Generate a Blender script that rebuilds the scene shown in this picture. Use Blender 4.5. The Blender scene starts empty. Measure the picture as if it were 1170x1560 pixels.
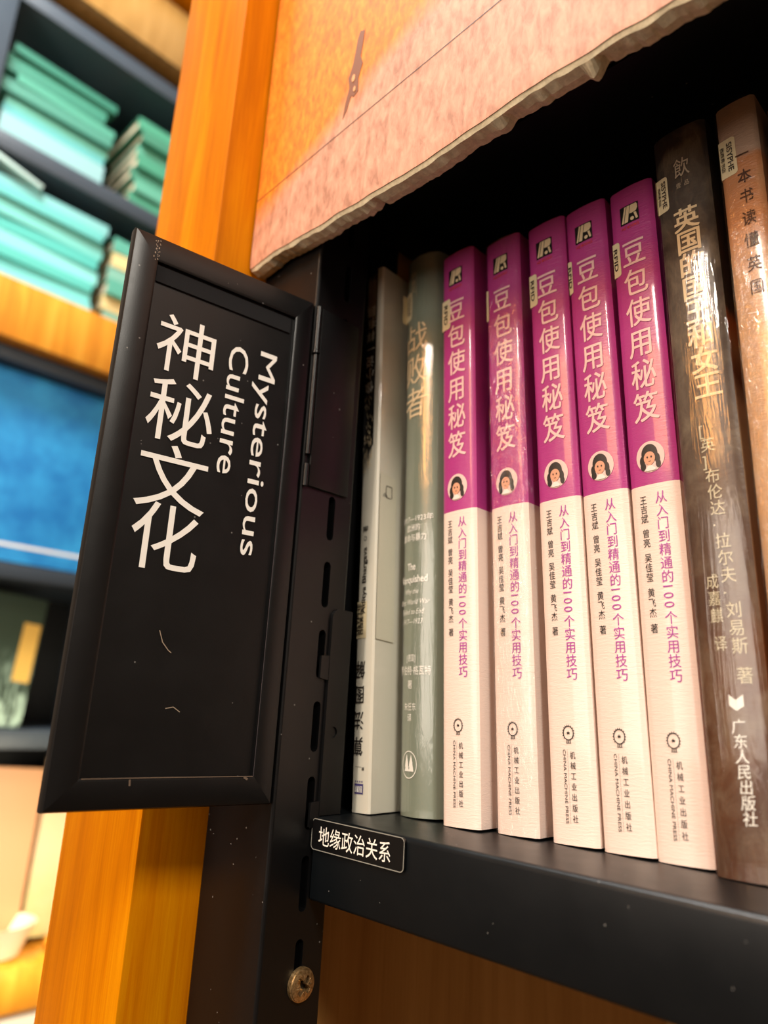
import bpy, bmesh, math, random
from mathutils import Vector, Matrix, noise
random.seed(7)
SC = bpy.context.scene
COL = SC.collection
S = 0.19                      # metres per scene unit (1 unit = 19 cm)
EYE = 1.35                    # height of unit-space zero above the floor, metres
def W(x, y, z): return Vector((x*S, y*S, z*S+EYE))

# ------------------------------------------------------------ camera
cd = bpy.data.cameras.new('camera'); cam = bpy.data.objects.new('camera', cd); COL.objects.link(cam)
R = ((.7197, -.1418, -.6796), (.6923, .2207, .6870), (.0526, -.9650, .2570))
cam.matrix_world = Matrix.Translation(W(0, 0, 0)) @ Matrix([[r[0], -r[1], -r[2]] for r in R]).to_4x4()
cd.sensor_fit = 'VERTICAL'; cd.sensor_height = 36; cd.sensor_width = 27; cd.lens = 1100/1560*36
cd.clip_start = 0.01; cd.clip_end = 50
cd.dof.use_dof = True; cd.dof.focus_distance = 1.33*S; cd.dof.aperture_fstop = 7.0
SC.camera = cam
# ------------------------------------------------------------ world, lights, exposure
wd = bpy.data.worlds.new('world'); SC.world = wd; wd.use_nodes = True
wd.node_tree.nodes['Background'].inputs[0].default_value = (1.0, .90, .82, 1)
wd.node_tree.nodes['Background'].inputs[1].default_value = 0.07
def area(name, loc, target, sx, sy, power, col):
    l = bpy.data.lights.new(name, 'AREA'); l.shape = 'RECTANGLE'; l.size = sx*S; l.size_y = sy*S; l.energy = power; l.color = col
    o = bpy.data.objects.new(name, l); COL.objects.link(o); o.location = W(*loc)
    o.rotation_euler = (W(*target)-W(*loc)).to_track_quat('-Z', 'Y').to_euler(); return o
area('shop_lamp', (-1.0, -6.0, 5.6), (-.8, 1.1, .6), .75, 1.9, 14, (1.0, .91, .80))
area('orange_reflection_light', (-1.9, -6.1, 3.75), (-.8, 1.1, .6), 2.0, 1.5, 5, (1.0, .42, .10))  # added unseen light, gives the spines their orange reflections
area('low_front_fill', (-.6, -7.6, 1.2), (-.6, 1.1, .4), 7.0, 3.2, 12, (1.0, .88, .76))  # added broad fill from low in front, softens the shadow on the spines
area('right_lamp', (5.4, -2.0, 5.4), (-1.2, .8, .4), 1.6, 1.6, 19, (1.0, .92, .80))
area('ceiling_lamp', (-1.2, -2.6, 8.6), (-.9, .6, 0), 3.0, 2.0, 3.5, (1.0, .86, .66))
area('aisle_lamp', (-3.3, -.8, 8.8), (-5.9, 2.0, 3.4), 2.0, 2.0, 45, (1.0, .97, .93))
area('case_lamp', (-4.3, 2.3, -1.0), (-5.9, 2.3, -2.2), .8, 1.6, 2.4, (1.0, .86, .62))
area('rear_trim_fill', (-2.2, -7.2, 7.6), (-2.2, -8.7, 5.0), 3.2, .4, 16, (1.0, .88, .66))  # added unseen light that brightens the rear timber for its reflection
vs = SC.view_settings; vs.view_transform = 'Standard'; vs.look = 'None'; vs.gamma = 1; vs.exposure = 0.0; vs.use_curve_mapping = False
SC.cycles.max_bounces = 8

# ------------------------------------------------------------ materials
def lin(c):
    if isinstance(c, str): c = [int(c[i:i+2], 16) for i in (0, 2, 4)]
    return tuple((v/255/12.92 if v/255 <= .04045 else ((v/255+.055)/1.055)**2.4) for v in c)+(1,)
class NT:
    def __init__(s, name):
        s.m = bpy.data.materials.new(name); s.m.use_nodes = True; s.t = s.m.node_tree; s.n = s.t.nodes; s.b = s.n['Principled BSDF']; s.out = s.n['Material Output']
    def new(s, t, **k):
        x = s.n.new(t)
        for a, v in k.items(): setattr(x, a, v)
        return x
    def l(s, a, b): s.t.links.new(a, b)
    def coord(s, scale=(1, 1, 1), rot=(0, 0, 0)):
        tc = s.new('ShaderNodeTexCoord'); mp = s.new('ShaderNodeMapping'); mp.inputs['Scale'].default_value = scale; mp.inputs['Rotation'].default_value = rot
        s.l(tc.outputs['Object'], mp.inputs[0]); return mp.outputs[0]
    def noise(s, vec, scale, detail=3, rough=.55, dist=0):
        x = s.new('ShaderNodeTexNoise'); x.inputs['Scale'].default_value = scale; x.inputs['Detail'].default_value = detail; x.inputs['Roughness'].default_value = rough; x.inputs['Distortion'].default_value = dist
        s.l(vec, x.inputs['Vector']); return x.outputs['Fac']
    def ramp(s, fac, stops):
        x = s.new('ShaderNodeValToRGB'); e = x.color_ramp.elements
        while len(e) < len(stops): e.new(.5)
        for i, (p, c) in enumerate(stops): e[i].position = p; e[i].color = c
        s.l(fac, x.inputs[0]); return x.outputs[0]
    def mix(s, fac, a, b):
        x = s.new('ShaderNodeMix', data_type='RGBA')
        for v, i in ((fac, 0), (a, 6), (b, 7)):
            if isinstance(v, (tuple, float, int)): x.inputs[i].default_value = v
            else: s.l(v, x.inputs[i])
        return x.outputs[2]
    def math(s, op, a, b=0.0, c=None):
        x = s.new('ShaderNodeMath', operation=op)
        for v, i in ((a, 0), (b, 1), (c, 2)):
            if v is None: continue
            if isinstance(v, (float, int)): x.inputs[i].default_value = v
            else: s.l(v, x.inputs[i])
        return x.outputs[0]
    def bump(s, h, strength, dist=.001):
        x = s.new('ShaderNodeBump'); x.inputs['Strength'].default_value = strength; x.inputs['Distance'].default_value = dist
        s.l(h, x.inputs['Height']); s.l(x.outputs[0], s.b.inputs['Normal']); return x.outputs[0]
    def set(s, **k):
        for a, v in k.items():
            i = s.b.inputs[a.replace('_', ' ')]
            if hasattr(v, 'is_linked') or not isinstance(v, (tuple, float, int)): s.l(v, i)
            else: i.default_value = v
        return s
def plain(name, col, rough=.5, metal=0, coat=0, grain=0.0):
    t = NT(name); c = lin(col)
    if grain:
        f = t.noise(t.coord((1, 1, 1)), 900, 3)
        t.set(Base_Color=t.mix(t.math('MULTIPLY', f, grain), c, tuple(v*.55 for v in c[:3])+(1,)))
        t.bump(f, .15, .0002)
    else: t.set(Base_Color=c)
    t.set(Roughness=rough, Metallic=metal, Coat_Weight=coat, Coat_Roughness=.12); return t.m
def mat_wood(name, dark, mid, light, rough=.34, coat=.25):
    t = NT(name)
    v = t.coord((26, 26, 2.0)); n1 = t.noise(v, 3.2, 5, .6, .5)
    v2 = t.coord((220, 220, 5)); n2 = t.noise(v2, 4, 3, .5)
    f = t.math('ADD', t.math('MULTIPLY', n1, .75), t.math('MULTIPLY', n2, .25))
    t.set(Base_Color=t.ramp(f, [(.33, lin(dark)), (.5, lin(mid)), (.66, lin(light))]), Roughness=rough, Coat_Weight=coat, Coat_Roughness=.2)
    t.bump(n2, .12, .0003); return t.m
def mat_metal(name, col, rough, specks=True, scale=1.0):
    t = NT(name); c = lin(col)
    base = c
    if specks:
        vo = t.new('ShaderNodeTexVoronoi'); vo.inputs['Scale'].default_value = 260*scale
        t.l(t.coord(), vo.inputs['Vector'])
        sel = t.math('LESS_THAN', vo.outputs['Distance'], .085)
        n = t.noise(t.coord(), 55, 4, .7)
        gate = t.math('GREATER_THAN', n, .565)
        base = t.mix(t.math('MULTIPLY', t.math('MULTIPLY', sel, gate), .55), c, lin('8c8a86'))
    n3 = t.noise(t.coord(), 60, 4, .6)
    t.set(Base_Color=base, Roughness=t.math('MULTIPLY_ADD', n3, .16, rough-.08), Specular_IOR_Level=.36)
    t.bump(t.noise(t.coord(), 2600, 2), .10, .0002); return t.m
M = {}
M['wood'] = mat_wood('orange_wood', 'b06000', 'c87400', 'd88a04', .42, 0)
M['wood'].node_tree.nodes['Principled BSDF'].inputs['Specular IOR Level'].default_value = .06
M['wood_side'] = mat_wood('wood_veneer', 'a8783c', 'b88848', 'c49456', .6, .0)
M['wood_band'] = mat_wood('shelf_wood', 'c87a18', 'e09426', 'efac3c', .4)
M['metal'] = mat_metal('black_powder_coat', '0c0c0d', .36)
M['metal_shelf'] = mat_metal('black_shelf_coat', '0b0f12', .34)
M['metal_plain'] = mat_metal('black_case_metal', '3a444e', .40, False)
M['metal_dark'] = mat_metal('black_case_back', '0e1216', .5, False)
M['panel'] = mat_metal('black_sign_panel', '0a0a0b', .40)
M['white_ink'] = plain('white_ink', 'f6f4ec', .5)
M['dark_ink'] = plain('dark_ink', '26201e', .5)
M['purple_ink'] = plain('purple_ink', 'b044a4', .5)
M['red_ink'] = plain('red_ink', 'e0442a', .5)
M['cream_ink'] = plain('cream_ink', 'e8d2aa', .5)
M['rose_ink'] = plain('rose_ink', 'f4c8c4', .45)
M['sticker'] = plain('sticker_paper', 'e6d6ae', .45, grain=.1)
M['pages'] = plain('page_edges', 'cdbfa4', .8, grain=.5)
M['void'] = plain('dark_recess', '030303', .9)
def mat_two(name, top, bot, zsplit, rough=.36, side_dark=1.0, crackle=.6):
    t = NT(name); tc = t.new('ShaderNodeTexCoord'); sp = t.new('ShaderNodeSeparateXYZ'); t.l(tc.outputs['Object'], sp.inputs[0])
    f = t.math('GREATER_THAN', sp.outputs['Z'], zsplit*S)
    t.set(Base_Color=t.mix(f, lin(bot), lin(top)), Roughness=rough, Coat_Weight=.6, Coat_Roughness=.07)
    n = t.noise(t.coord((260, 260, 1500)), 1.0, 3, .65, .8)
    t.bump(n, crackle, .00025); return t.m
M['pink'] = mat_two('magenta_and_pink_cover', 'b63c88', 'f6e0d4', .6175)
M['alg'] = plain('off_white_cover', 'dcd8c8', .4, coat=.3)
M['alg_black'] = plain('black_print', '141414', .4)
M['gray'] = plain('sage_grey_cover', '858e7e', .3, coat=.6, grain=.25)
def mat_king():
    t = NT('brown_painted_cover'); tc = t.new('ShaderNodeTexCoord'); sp = t.new('ShaderNodeSeparateXYZ'); t.l(tc.outputs['Object'], sp.inputs[0])
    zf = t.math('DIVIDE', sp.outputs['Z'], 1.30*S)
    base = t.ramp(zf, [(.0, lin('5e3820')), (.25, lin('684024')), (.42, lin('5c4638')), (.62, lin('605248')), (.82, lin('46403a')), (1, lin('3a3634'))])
    n = t.noise(t.coord((1, 1, .6)), 110, 6, .7, .8)
    c = t.mix(t.ramp(n, [(.42, (0, 0, 0, 1)), (.72, (.45, .45, .45, 1))]), base, lin('a89880'))
    n2 = t.noise(t.coord((1, 1, .5)), 40, 4, .6)
    c = t.mix(t.ramp(n2, [(.35, (.5, .5, .5, 1)), (.6, (0, 0, 0, 1))]), c, lin('2a2220'))
    t.set(Base_Color=c, Roughness=.38, Coat_Weight=.3, Coat_Roughness=.10)
    t.bump(t.noise(t.coord((500, 500, 700)), 1.3, 3), .3, .0003); return t.m
M['king'] = mat_king()
def mat_portrait():
    t = NT('painted_front_cover'); tc = t.new('ShaderNodeTexCoord'); sp = t.new('ShaderNodeSeparateXYZ'); t.l(tc.outputs['Object'], sp.inputs[0])
    zf = t.math('DIVIDE', sp.outputs['Z'], 1.30*S)
    n = t.noise(t.coord(), 120, 5, .7)
    zz = t.math('ADD', zf, t.math('MULTIPLY', t.math('SUBTRACT', n, .5), .05))
    c = t.ramp(zz, [(.2, lin('c06a20')), (.5, lin('e8c49c')), (.56, lin('dcae84')), (.60, lin('7a2c10')), (.64, lin('c88a58')), (.68, lin('d2661c')), (.705, lin('2c2622'))])
    t.set(Base_Color=c, Roughness=.35, Coat_Weight=.4); return t.m
M['portrait'] = mat_portrait()
def mat_last():
    t = NT('tan_banded_cover'); tc = t.new('ShaderNodeTexCoord'); sp = t.new('ShaderNodeSeparateXYZ'); t.l(tc.outputs['Object'], sp.inputs[0])
    zf = t.math('DIVIDE', sp.outputs['Z'], 1.30*S)
    c = t.ramp(zf, [(.0, lin('c49a70')), (.74, lin('c89a74')), (.80, lin('cf9468')), (.905, lin('c08054')), (.912, lin('b89c88')), (1, lin('a88c78'))])
    n = t.noise(t.coord((1, 1, .5)), 60, 5, .65)
    c = t.mix(t.ramp(n, [(.5, (0, 0, 0, 1)), (.75, (.4, .4, .4, 1))]), c, lin('ecd0a4'))
    t.set(Base_Color=c, Roughness=.3, Coat_Weight=.6, Coat_Roughness=.12)
    t.bump(t.noise(t.coord((300, 300, 900)), 1.2, 3, .6, 1.0), .5, .0005); return t.m
M['last'] = mat_last()
def mat_wrap(name, crinkle, scale, dirn, fac=.10, rough=.1):
    t = NT(name); t.n.remove(t.b)
    tr = t.new('ShaderNodeBsdfTransparent'); gl = t.new('ShaderNodeBsdfGlossy'); gl.inputs['Roughness'].default_value = rough
    lw = t.new('ShaderNodeLayerWeight'); lw.inputs['Blend'].default_value = .35
    bp = t.new('ShaderNodeBump'); bp.inputs['Strength'].default_value = crinkle; bp.inputs['Distance'].default_value = .0012
    n = t.new('ShaderNodeTexNoise'); n.inputs['Scale'].default_value = 1.0; n.inputs['Detail'].default_value = 4; n.inputs['Distortion'].default_value = 1.4
    t.l(t.coord(scale, dirn), n.inputs['Vector'])
    rg = t.math('ABSOLUTE', t.math('SUBTRACT', n.outputs['Fac'], .5))
    t.l(rg, bp.inputs['Height']); t.l(bp.outputs[0], gl.inputs['Normal'])
    f = t.math('MULTIPLY_ADD', lw.outputs['Facing'], .22, fac)
    ms = t.new('ShaderNodeMixShader'); t.l(f, ms.inputs[0]); t.l(tr.outputs[0], ms.inputs[1]); t.l(gl.outputs[0], ms.inputs[2]); t.l(ms.outputs[0], t.out.inputs[0])
    return t.m
M['wrap_crinkled'] = mat_wrap('crinkled_plastic_film', 1.0, (420, 420, 110), (0, .5, 0), .045)
M['wrap_smooth'] = mat_wrap('smooth_plastic_film', .35, (330, 330, 18), (0, 0, 0), .045, .08)

# ------------------------------------------------------------ mesh helpers
def link_mesh(name, me, mats, parent=None, loc=None, rot=None):
    o = bpy.data.objects.new(name, me); COL.objects.link(o)
    for m in (mats if isinstance(mats, (list, tuple)) else [mats]): me.materials.append(m)
    if parent: o.parent = parent
    if loc is not None: o.location = loc
    if rot is not None: o.rotation_euler = rot
    return o
def from_bm(name, bm, mats, parent=None, loc=None, rot=None, smooth=False):
    me = bpy.data.meshes.new(name); bmesh.ops.recalc_face_normals(bm, faces=bm.faces); bm.to_mesh(me); bm.free()
    if smooth:
        me.polygons.foreach_set('use_smooth', [True]*len(me.polygons)); me.set_sharp_from_angle(angle=math.radians(38))
    return link_mesh(name, me, mats, parent, loc, rot)
def box_bm(x0, x1, y0, y1, z0, z1, bev=0.0, seg=2, bm=None):
    bm = bm or bmesh.new(); r = bmesh.ops.create_cube(bm, size=1)
    for v in r['verts']: v.co = Vector(((x0+x1)/2+v.co.x*(x1-x0), (y0+y1)/2+v.co.y*(y1-y0), (z0+z1)/2+v.co.z*(z1-z0)))*S
    if bev:
        es = list({e for v in r['verts'] for e in v.link_edges}); bmesh.ops.bevel(bm, geom=es, offset=bev*S, segments=seg, affect='EDGES', profile=.5)
    return bm
def box(name, x0, x1, y0, y1, z0, z1, mat, parent=None, bev=0.0, world=True, seg=2):
    """box in unit space; when world, mesh is placed absolutely (origin at its base centre)."""
    cx, cy = (x0+x1)/2, (y0+y1)/2
    if world and not parent:
        return from_bm(name, box_bm(x0-cx, x1-cx, y0-cy, y1-cy, 0, z1-z0, bev, seg), mat, None, W(cx, cy, z0), smooth=bool(bev))
    return from_bm(name, box_bm(x0, x1, y0, y1, z0, z1, bev, seg), mat, parent, smooth=bool(bev))
def prism(name, pts, axis, a0, a1, mat, parent=None, bm=None, smooth=False):
    """extrude outline (list of 2D unit points) along axis from a0 to a1."""
    b = bm or bmesh.new()
    def P(p, a): 
        q = {'x': (a, p[0], p[1]), 'y': (p[0], a, p[1]), 'z': (p[0], p[1], a)}[axis]; return Vector(q)*S
    v0 = [b.verts.new(P(p, a0)) for p in pts]; v1 = [b.verts.new(P(p, a1)) for p in pts]; n = len(pts)
    b.faces.new(v0); b.faces.new(v1[::-1])
    for i in range(n): b.faces.new((v0[i], v1[i], v1[(i+1) % n], v0[(i+1) % n]))
    if bm is not None: return None
    return from_bm(name, b, mat, parent, smooth=smooth)
def round_rect(x0, x1, z0, z1, r, n=5, corners='lrtb'):
    pts = []
    for cx, cz, a, rr in ((x1-r, z0+r, -90, 1), (x1-r, z1-r, 0, 1), (x0+r, z1-r, 90, 1), (x0+r, z0+r, 180, 1)):
        for i in range(n+1):
            t = math.radians(a+90*i/n); pts.append((cx+r*math.cos(t), cz+r*math.sin(t)))
    return pts
def empty(name, loc, rot=(0, 0, 0)):
    o = bpy.data.objects.new(name, None); o.empty_display_size = .02; COL.objects.link(o); o.location = loc; o.rotation_euler = rot; return o
def tag(o, label, cat, group=None):
    o['label'] = label; o['category'] = cat
    if group: o['group'] = group
    return o
def structure(o): o['kind'] = 'structure'; return o
# ---- glyphs
_G = {}
def glyph(txt, bold=0.0):
    k = txt
    if k not in _G:
        c = bpy.data.curves.new('g', 'FONT'); c.body = txt; c.resolution_u = 3
        o = bpy.data.objects.new('g', c); COL.objects.link(o); bpy.context.view_layer.update()
        ev = o.evaluated_get(bpy.context.evaluated_depsgraph_get()); m = ev.to_mesh()
        vs = [(v.co.x, v.co.y, 0) for v in m.vertices]; fs = [tuple(p.vertices) for p in m.polygons]
        ev.to_mesh_clear(); bpy.data.objects.remove(o); bpy.data.curves.remove(c)
        _G[k] = (vs, fs)
    vs, fs = _G[k]
    if bold > .001:      # heavier weight: the same glyph laid down again a little to each side
        V, F = [], []
        for q, (dx, dy) in enumerate(((-1, -.7), (1, -.7), (-1, .7), (1, .7))):
            o = len(V); V += [(v[0]+dx*bold, v[1]+dy*bold, q) for v in vs]; F += [tuple(i+o for i in f) for f in fs]
        return V, F
    return vs, fs
class Print:
    """flat lettering laid on a surface: collects 2D shapes (x, z) in unit space"""
    def __init__(s): s.v = []; s.f = []
    def add(s, vs, fs): 
        o = len(s.v); s.v += vs; s.f += [tuple(i+o for i in f) for f in fs]
    def char(s, ch, cx, cz, w, h, bold=0.0, rot=0, shear=0):
        vs, fs = glyph(ch, bold); a = math.radians(rot); ca, sa = math.cos(a), math.sin(a)
        out = []
        for x, y, q in vs:
            x, y = (x-.48)*w, (y-.37)*h; x += y*shear
            out.append((cx+x*ca-y*sa, cz+x*sa+y*ca, q))
        s.add(out, fs)
    def column(s, txt, cx, ztop, pitch, w, h, bold=0.0, cx2=None, space=.55, rot=0):
        z = ztop-pitch/2; n = max(1, len(txt)-1)
        for i, ch in enumerate(txt):
            x = cx if cx2 is None else cx+(cx2-cx)*i/n
            if ch == ' ': z -= pitch*space; continue
            if ch in '0123456789': 
                vs, fs = glyph(ch, bold); s.add([(x+(v[1]-.365)*h, z+pitch*.22-(v[0]-.32)*w*1.05, v[2]) for v in vs], fs); z -= pitch*.66; continue
            s.char(ch, x, z, w, h, bold, rot); z -= pitch
    def line(s, txt, cx, cz, length, height, rot=0, bold=0.0, shear=0, italic=False):
        """text whose ink box is scaled to length x height (cap height .73 em) centred at cx, cz"""
        vs, fs = glyph(txt, bold)
        if not vs: return
        x0 = min(v[0] for v in vs); x1 = max(v[0] for v in vs); a = math.radians(rot); ca, sa = math.cos(a), math.sin(a)
        out = []
        for x, y, q in vs:
            x = (x-(x0+x1)/2)/max(1e-6, x1-x0)*length; y = (y-.365)/.73*height; x += y*shear
            out.append((cx+x*ca-y*sa, cz+x*sa+y*ca, q))
        s.add(out, fs)
    def poly(s, pts): s.add(list(pts), [tuple(range(len(pts)))])
    def rect(s, x0, x1, z0, z1): s.poly([(x0, z0), (x1, z0), (x1, z1), (x0, z1)])
    def disc(s, cx, cz, rx, rz=None, n=28, a0=0, a1=360):
        rz = rz or rx; s.poly([(cx+rx*math.cos(math.radians(a0+(a1-a0)*i/n)), cz+rz*math.sin(math.radians(a0+(a1-a0)*i/n))) for i in range(n if a1-a0 == 360 else n+1)])
    def ring(s, cx, cz, r, t, rz=None, n=32, a0=0, a1=360):
        rz = rz or r; k = rz/r; vs = []; fs = []
        for i in range(n+1):
            a = math.radians(a0+(a1-a0)*i/n)
            vs += [(cx+r*math.cos(a), cz+k*r*math.sin(a)), (cx+(r-t)*math.cos(a), cz+k*(r-t)*math.sin(a))]
        for i in range(n): fs.append((2*i, 2*i+2, 2*i+3, 2*i+1))
        s.add(vs, fs)
    def stroke(s, pts, w):
        for (x0, z0), (x1, z1) in zip(pts, pts[1:]):
            d = Vector((x1-x0, z1-z0)); L = d.length or 1; nx, nz = -d.y/L*w/2, d.x/L*w/2
            s.poly([(x0+nx, z0+nz), (x0-nx, z0-nz), (x1-nx, z1-nz), (x1+nx, z1+nz)])
    def build(s, name, mat, parent, y=None, lift=.0012, axis='y', sub=.012):
        """y: depth function of x (front surface); print sits lift in front of it (towards -y)"""
        yf = y or (lambda x: 0.0); bm = bmesh.new()
        bv = [bm.verts.new((v[0]*S, (v[2] if len(v) > 2 else 0)*1e-5, v[1]*S)) for v in s.v]
        for f in s.f:
            try: bm.faces.new([bv[i] for i in f])
            except ValueError: pass
        if sub and y is not None and abs(yf(.04)-yf(.0)) > 1e-5:
            bmesh.ops.triangulate(bm, faces=bm.faces)
            for _ in range(5):
                es = [e for e in bm.edges if abs(e.verts[0].co.x-e.verts[1].co.x) > sub*S]
                if not es: break
                bmesh.ops.subdivide_edges(bm, edges=es, cuts=1); bmesh.ops.triangulate(bm, faces=bm.faces)
        for v in bm.verts:
            if axis == 'y': v.co.y = (yf(v.co.x/S)-lift)*S-v.co.y
            else: v.co = Vector((yf(0)*S+lift*S, v.co.x, v.co.z))   # on a face whose normal is +x; 2D x runs along y
        me = bpy.data.meshes.new(name); bm.to_mesh(me); bm.free()
        return link_mesh(name, me, mat, parent)
def boolean_cut(o, cutters_bm):
    me = bpy.data.meshes.new('cut'); bmesh.ops.recalc_face_normals(cutters_bm, faces=cutters_bm.faces); cutters_bm.to_mesh(me); cutters_bm.free()
    c = bpy.data.objects.new('cut', me); COL.objects.link(c); c.parent = o.parent; c.location = o.location
    md = o.modifiers.new('b', 'BOOLEAN'); md.object = c; md.operation = 'DIFFERENCE'; md.solver = 'EXACT'
    bpy.context.view_layer.update()
    nm = bpy.data.meshes.new_from_object(o.evaluated_get(bpy.context.evaluated_depsgraph_get())); old = o.data
    o.modifiers.clear(); nm.polygons.foreach_set('use_smooth', [False]*len(nm.polygons)); o.data = nm; bpy.data.objects.remove(c)

# ------------------------------------------------------------ room shell
FZ, CZ = -EYE/S, 9.3
WX0, WX1, WY0, WY1 = -7.3, 7.0, -9.0, 3.0
fl = box('floor', WX0, WX1, WY0, WY1, FZ-.2, FZ, mat_wood('floor_boards', '5a4630', '6e563a', '7c6244')); structure(fl)
ce = box('ceiling', WX0, WX1, WY0, WY1, CZ, CZ+.2, plain('ceiling_paint', '3a3634', .9)); structure(ce)
wall_m = plain('wall_paint', '6a5e50', .85)
for nm, b in (('wall_left', (WX0-.2, WX0, WY0, WY1)), ('wall_right', (WX1, WX1+.2, WY0, WY1)), ('wall_rear', (WX0, WX1, WY0-.2, WY0)), ('wall_front', (WX0, WX1, WY1, WY1+.2))):
    structure(box(nm, *b, FZ, CZ, wall_m))
# timber lining on the rear wall facing the shelves
for i, (xa, xb, za, zb) in enumerate(((-4.4, .3, 4.2, 6.2), (-6.0, -5.4, FZ, CZ), (5.2, 6.0, FZ, CZ), (-2.2, -1.6, FZ, CZ))):
    structure(box('trim_%d' % (i+1), xa, xb, WY0, WY0+.35, za, zb, M['wood_band'], bev=.01))

# ------------------------------------------------------------ the shelving bay (right)
POST = (-1.676, -1.347, .752, 1.10)
post = box('wooden_post', *POST, FZ, CZ, M['wood'], bev=.004)
tag(post, 'tall orange varnished timber post between the black shelving and the far bookcase', 'post')
# side panel and back panel of the bay
sp = box('side_panel', -1.31, -1.25, 1.10, 2.86, FZ, CZ, M['wood_side']); tag(sp, 'brown wood-grain side panel lining the bay behind the slotted upright', 'panel')
bp_ = box('back_panel', -1.25, 3.0, 2.80, 2.86, FZ, CZ, M['wood_side']); tag(bp_, 'brown wood-grain back panel of the shelving bay, seen under the shelf', 'panel')
# slotted upright
up = empty('slotted_upright', W(-1.24, .975, FZ)); tag(up, 'black metal shelving upright with a row of slots, behind the hinged sign', 'upright')
ox, oy = -1.24, .975
body = from_bm('channel', box_bm(-1.347-ox, -1.135-ox, .898-oy, 1.048-oy, 0, CZ-FZ, .006, 3), M['metal'], up, smooth=True)
cut = bmesh.new()
for k in range(-14, 16):
    zc = .0930+k*.1425-FZ
    pts = [(.987-oy+.0095*math.cos(t), zc+(.039 if math.sin(t) > 0 else -.039)+.0095*math.sin(t)) for t in [math.radians(a) for a in (0, 30, 60, 90, 120, 150, 180, 210, 240, 270, 300, 330)]]
    pts = [(.987-oy+.0095, zc-.039)]+[(.987-oy+.0095, zc+.039)]+[(.987-oy+.0095*math.cos(math.radians(a)), zc+.039+.0095*math.sin(math.radians(a))) for a in (30, 60, 90, 120, 150)]+[(.987-oy-.0095, zc+.039), (.987-oy-.0095, zc-.039)]+[(.987-oy+.0095*math.cos(math.radians(a)), zc-.039+.0095*math.sin(math.radians(a))) for a in (210, 240, 270, 300, 330)]
    prism('c', pts, 'x', -1.185-ox, -1.12-ox, None, bm=cut)
boolean_cut(body, cut)
body.data.materials.clear(); body.data.materials.append(M['metal'])
# screw
def make_screw(y, z):
    root = empty('flat_head_screw', W(-1.135, y, z)); tag(root, 'brass-toned cross-head screw in the black upright below the shelf', 'screw')
    bm = bmesh.new(); nr, na, Rr = 40, 144, .0285; rows = []
    for i in range(nr+1):
        r = Rr*i/nr; row = []
        for j in range(na):
            a = 2*math.pi*j/na; yy, zz = r*math.cos(a), r*math.sin(a)
            b = a-math.radians(52); u, v = abs(r*math.cos(b)), abs(r*math.sin(b))
            h = .005*(1-(r/Rr)**2)+.010
            arm = max(0, min(1, (.0034-min(u, v)+.0014)/.0012))*max(0, min(1, (.0175-r)/.004)); core = max(0, min(1, (.0062-r)/.003))
            b2 = b-math.pi/4; u2, v2 = abs(r*math.cos(b2)), abs(r*math.sin(b2))
            arm2 = max(0, min(1, (.0011-min(u2, v2))/.0009))*max(0, min(1, (.019-r)/.004))*.18
            h -= .026*max(arm, core)+.010*arm2
            if r > Rr*.94: h -= .003
            row.append(bm.verts.new(Vector((h, yy, zz))*S))
            if i == 0: break
        rows.append(row)
    for j in range(na): bm.faces.new((rows[0][0], rows[1][j], rows[1][(j+1) % na]))
    for i in range(1, nr):
        for j in range(na): bm.faces.new((rows[i][j], rows[i+1][j], rows[i+1][(j+1) % na], rows[i][(j+1) % na]))
    rim = [bm.verts.new(Vector((0, Rr*math.cos(2*math.pi*j/na), Rr*math.sin(2*math.pi*j/na)))*S) for j in range(na)]
    for j in range(na): bm.faces.new((rows[nr][j], rim[j], rim[(j+1) % na], rows[nr][(j+1) % na]))
    t = NT('brass_plate'); n = t.noise(t.coord(), 900, 4, .7)
    t.set(Base_Color=t.ramp(n, [(.35, lin('8a6a3c')), (.65, lin('d8b888'))]), Metallic=.85, Roughness=.36); t.bump(n, .3, .0003)
    from_bm('screw_head', bm, t.m, root, smooth=True)
    b2 = bmesh.new(); bmesh.ops.create_cone(b2, segments=20, radius1=.011*S, radius2=.011*S, depth=.03*S, cap_ends=True)
    bmesh.ops.rotate(b2, verts=b2.verts, matrix=Matrix.Rotation(math.pi/2, 3, 'Y')); bmesh.ops.translate(b2, verts=b2.verts, vec=(-.0152*S, 0, 0))
    from_bm('shank', b2, t.m, root)
make_screw(.994, -.503)

# shelf with end brackets
ZT = -.2173
def shelf_profile_bm(x0, x1, y0, y1, zt, lip, t=.012, r=.010):
    """folded sheet: top plate, front lip, return; section in (y, z), extruded along x"""
    pts = [(y1, zt)]
    for i in range(6):
        a = math.radians(90+90*i/5); pts.append((y0+r+r*math.cos(a), zt-r+r*math.sin(a)))
    for i in range(4):
        a = math.radians(180+90*i/3); pts.append((y0+.006+.006*math.cos(a), zt-lip+.006+.006*math.sin(a)))
    pts += [(y0+.05, zt-lip), (y0+.05, zt-lip+t), (y0+t, zt-lip+t), (y0+t, zt-t), (y1, zt-t)]
    bm = bmesh.new(); prism('p', pts, 'x', x0, x1, None, bm=bm); return bm
shelf = empty('bookshelf', W(0, 1.0, ZT-.147)); tag(shelf, 'black metal shelf with a deep front lip carrying the row of books', 'shelf')
def rel(bm, x, y, z):
    bmesh.ops.translate(bm, verts=bm.verts, vec=Vector((-x, -y, -z))*S); return bm
from_bm('shelf_board', rel(shelf_profile_bm(-1.131, 2.2, 1.0, 2.78, ZT, .147), 0, 1.0, ZT-.147), M['metal_shelf'], shelf, smooth=True)
eb = box_bm(-1.128, -1.122, 1.006, 2.78, ZT-.146, ZT-.003); from_bm('end_flange', rel(eb, 0, 1.0, ZT-.147), M['metal_shelf'], shelf)
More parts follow.
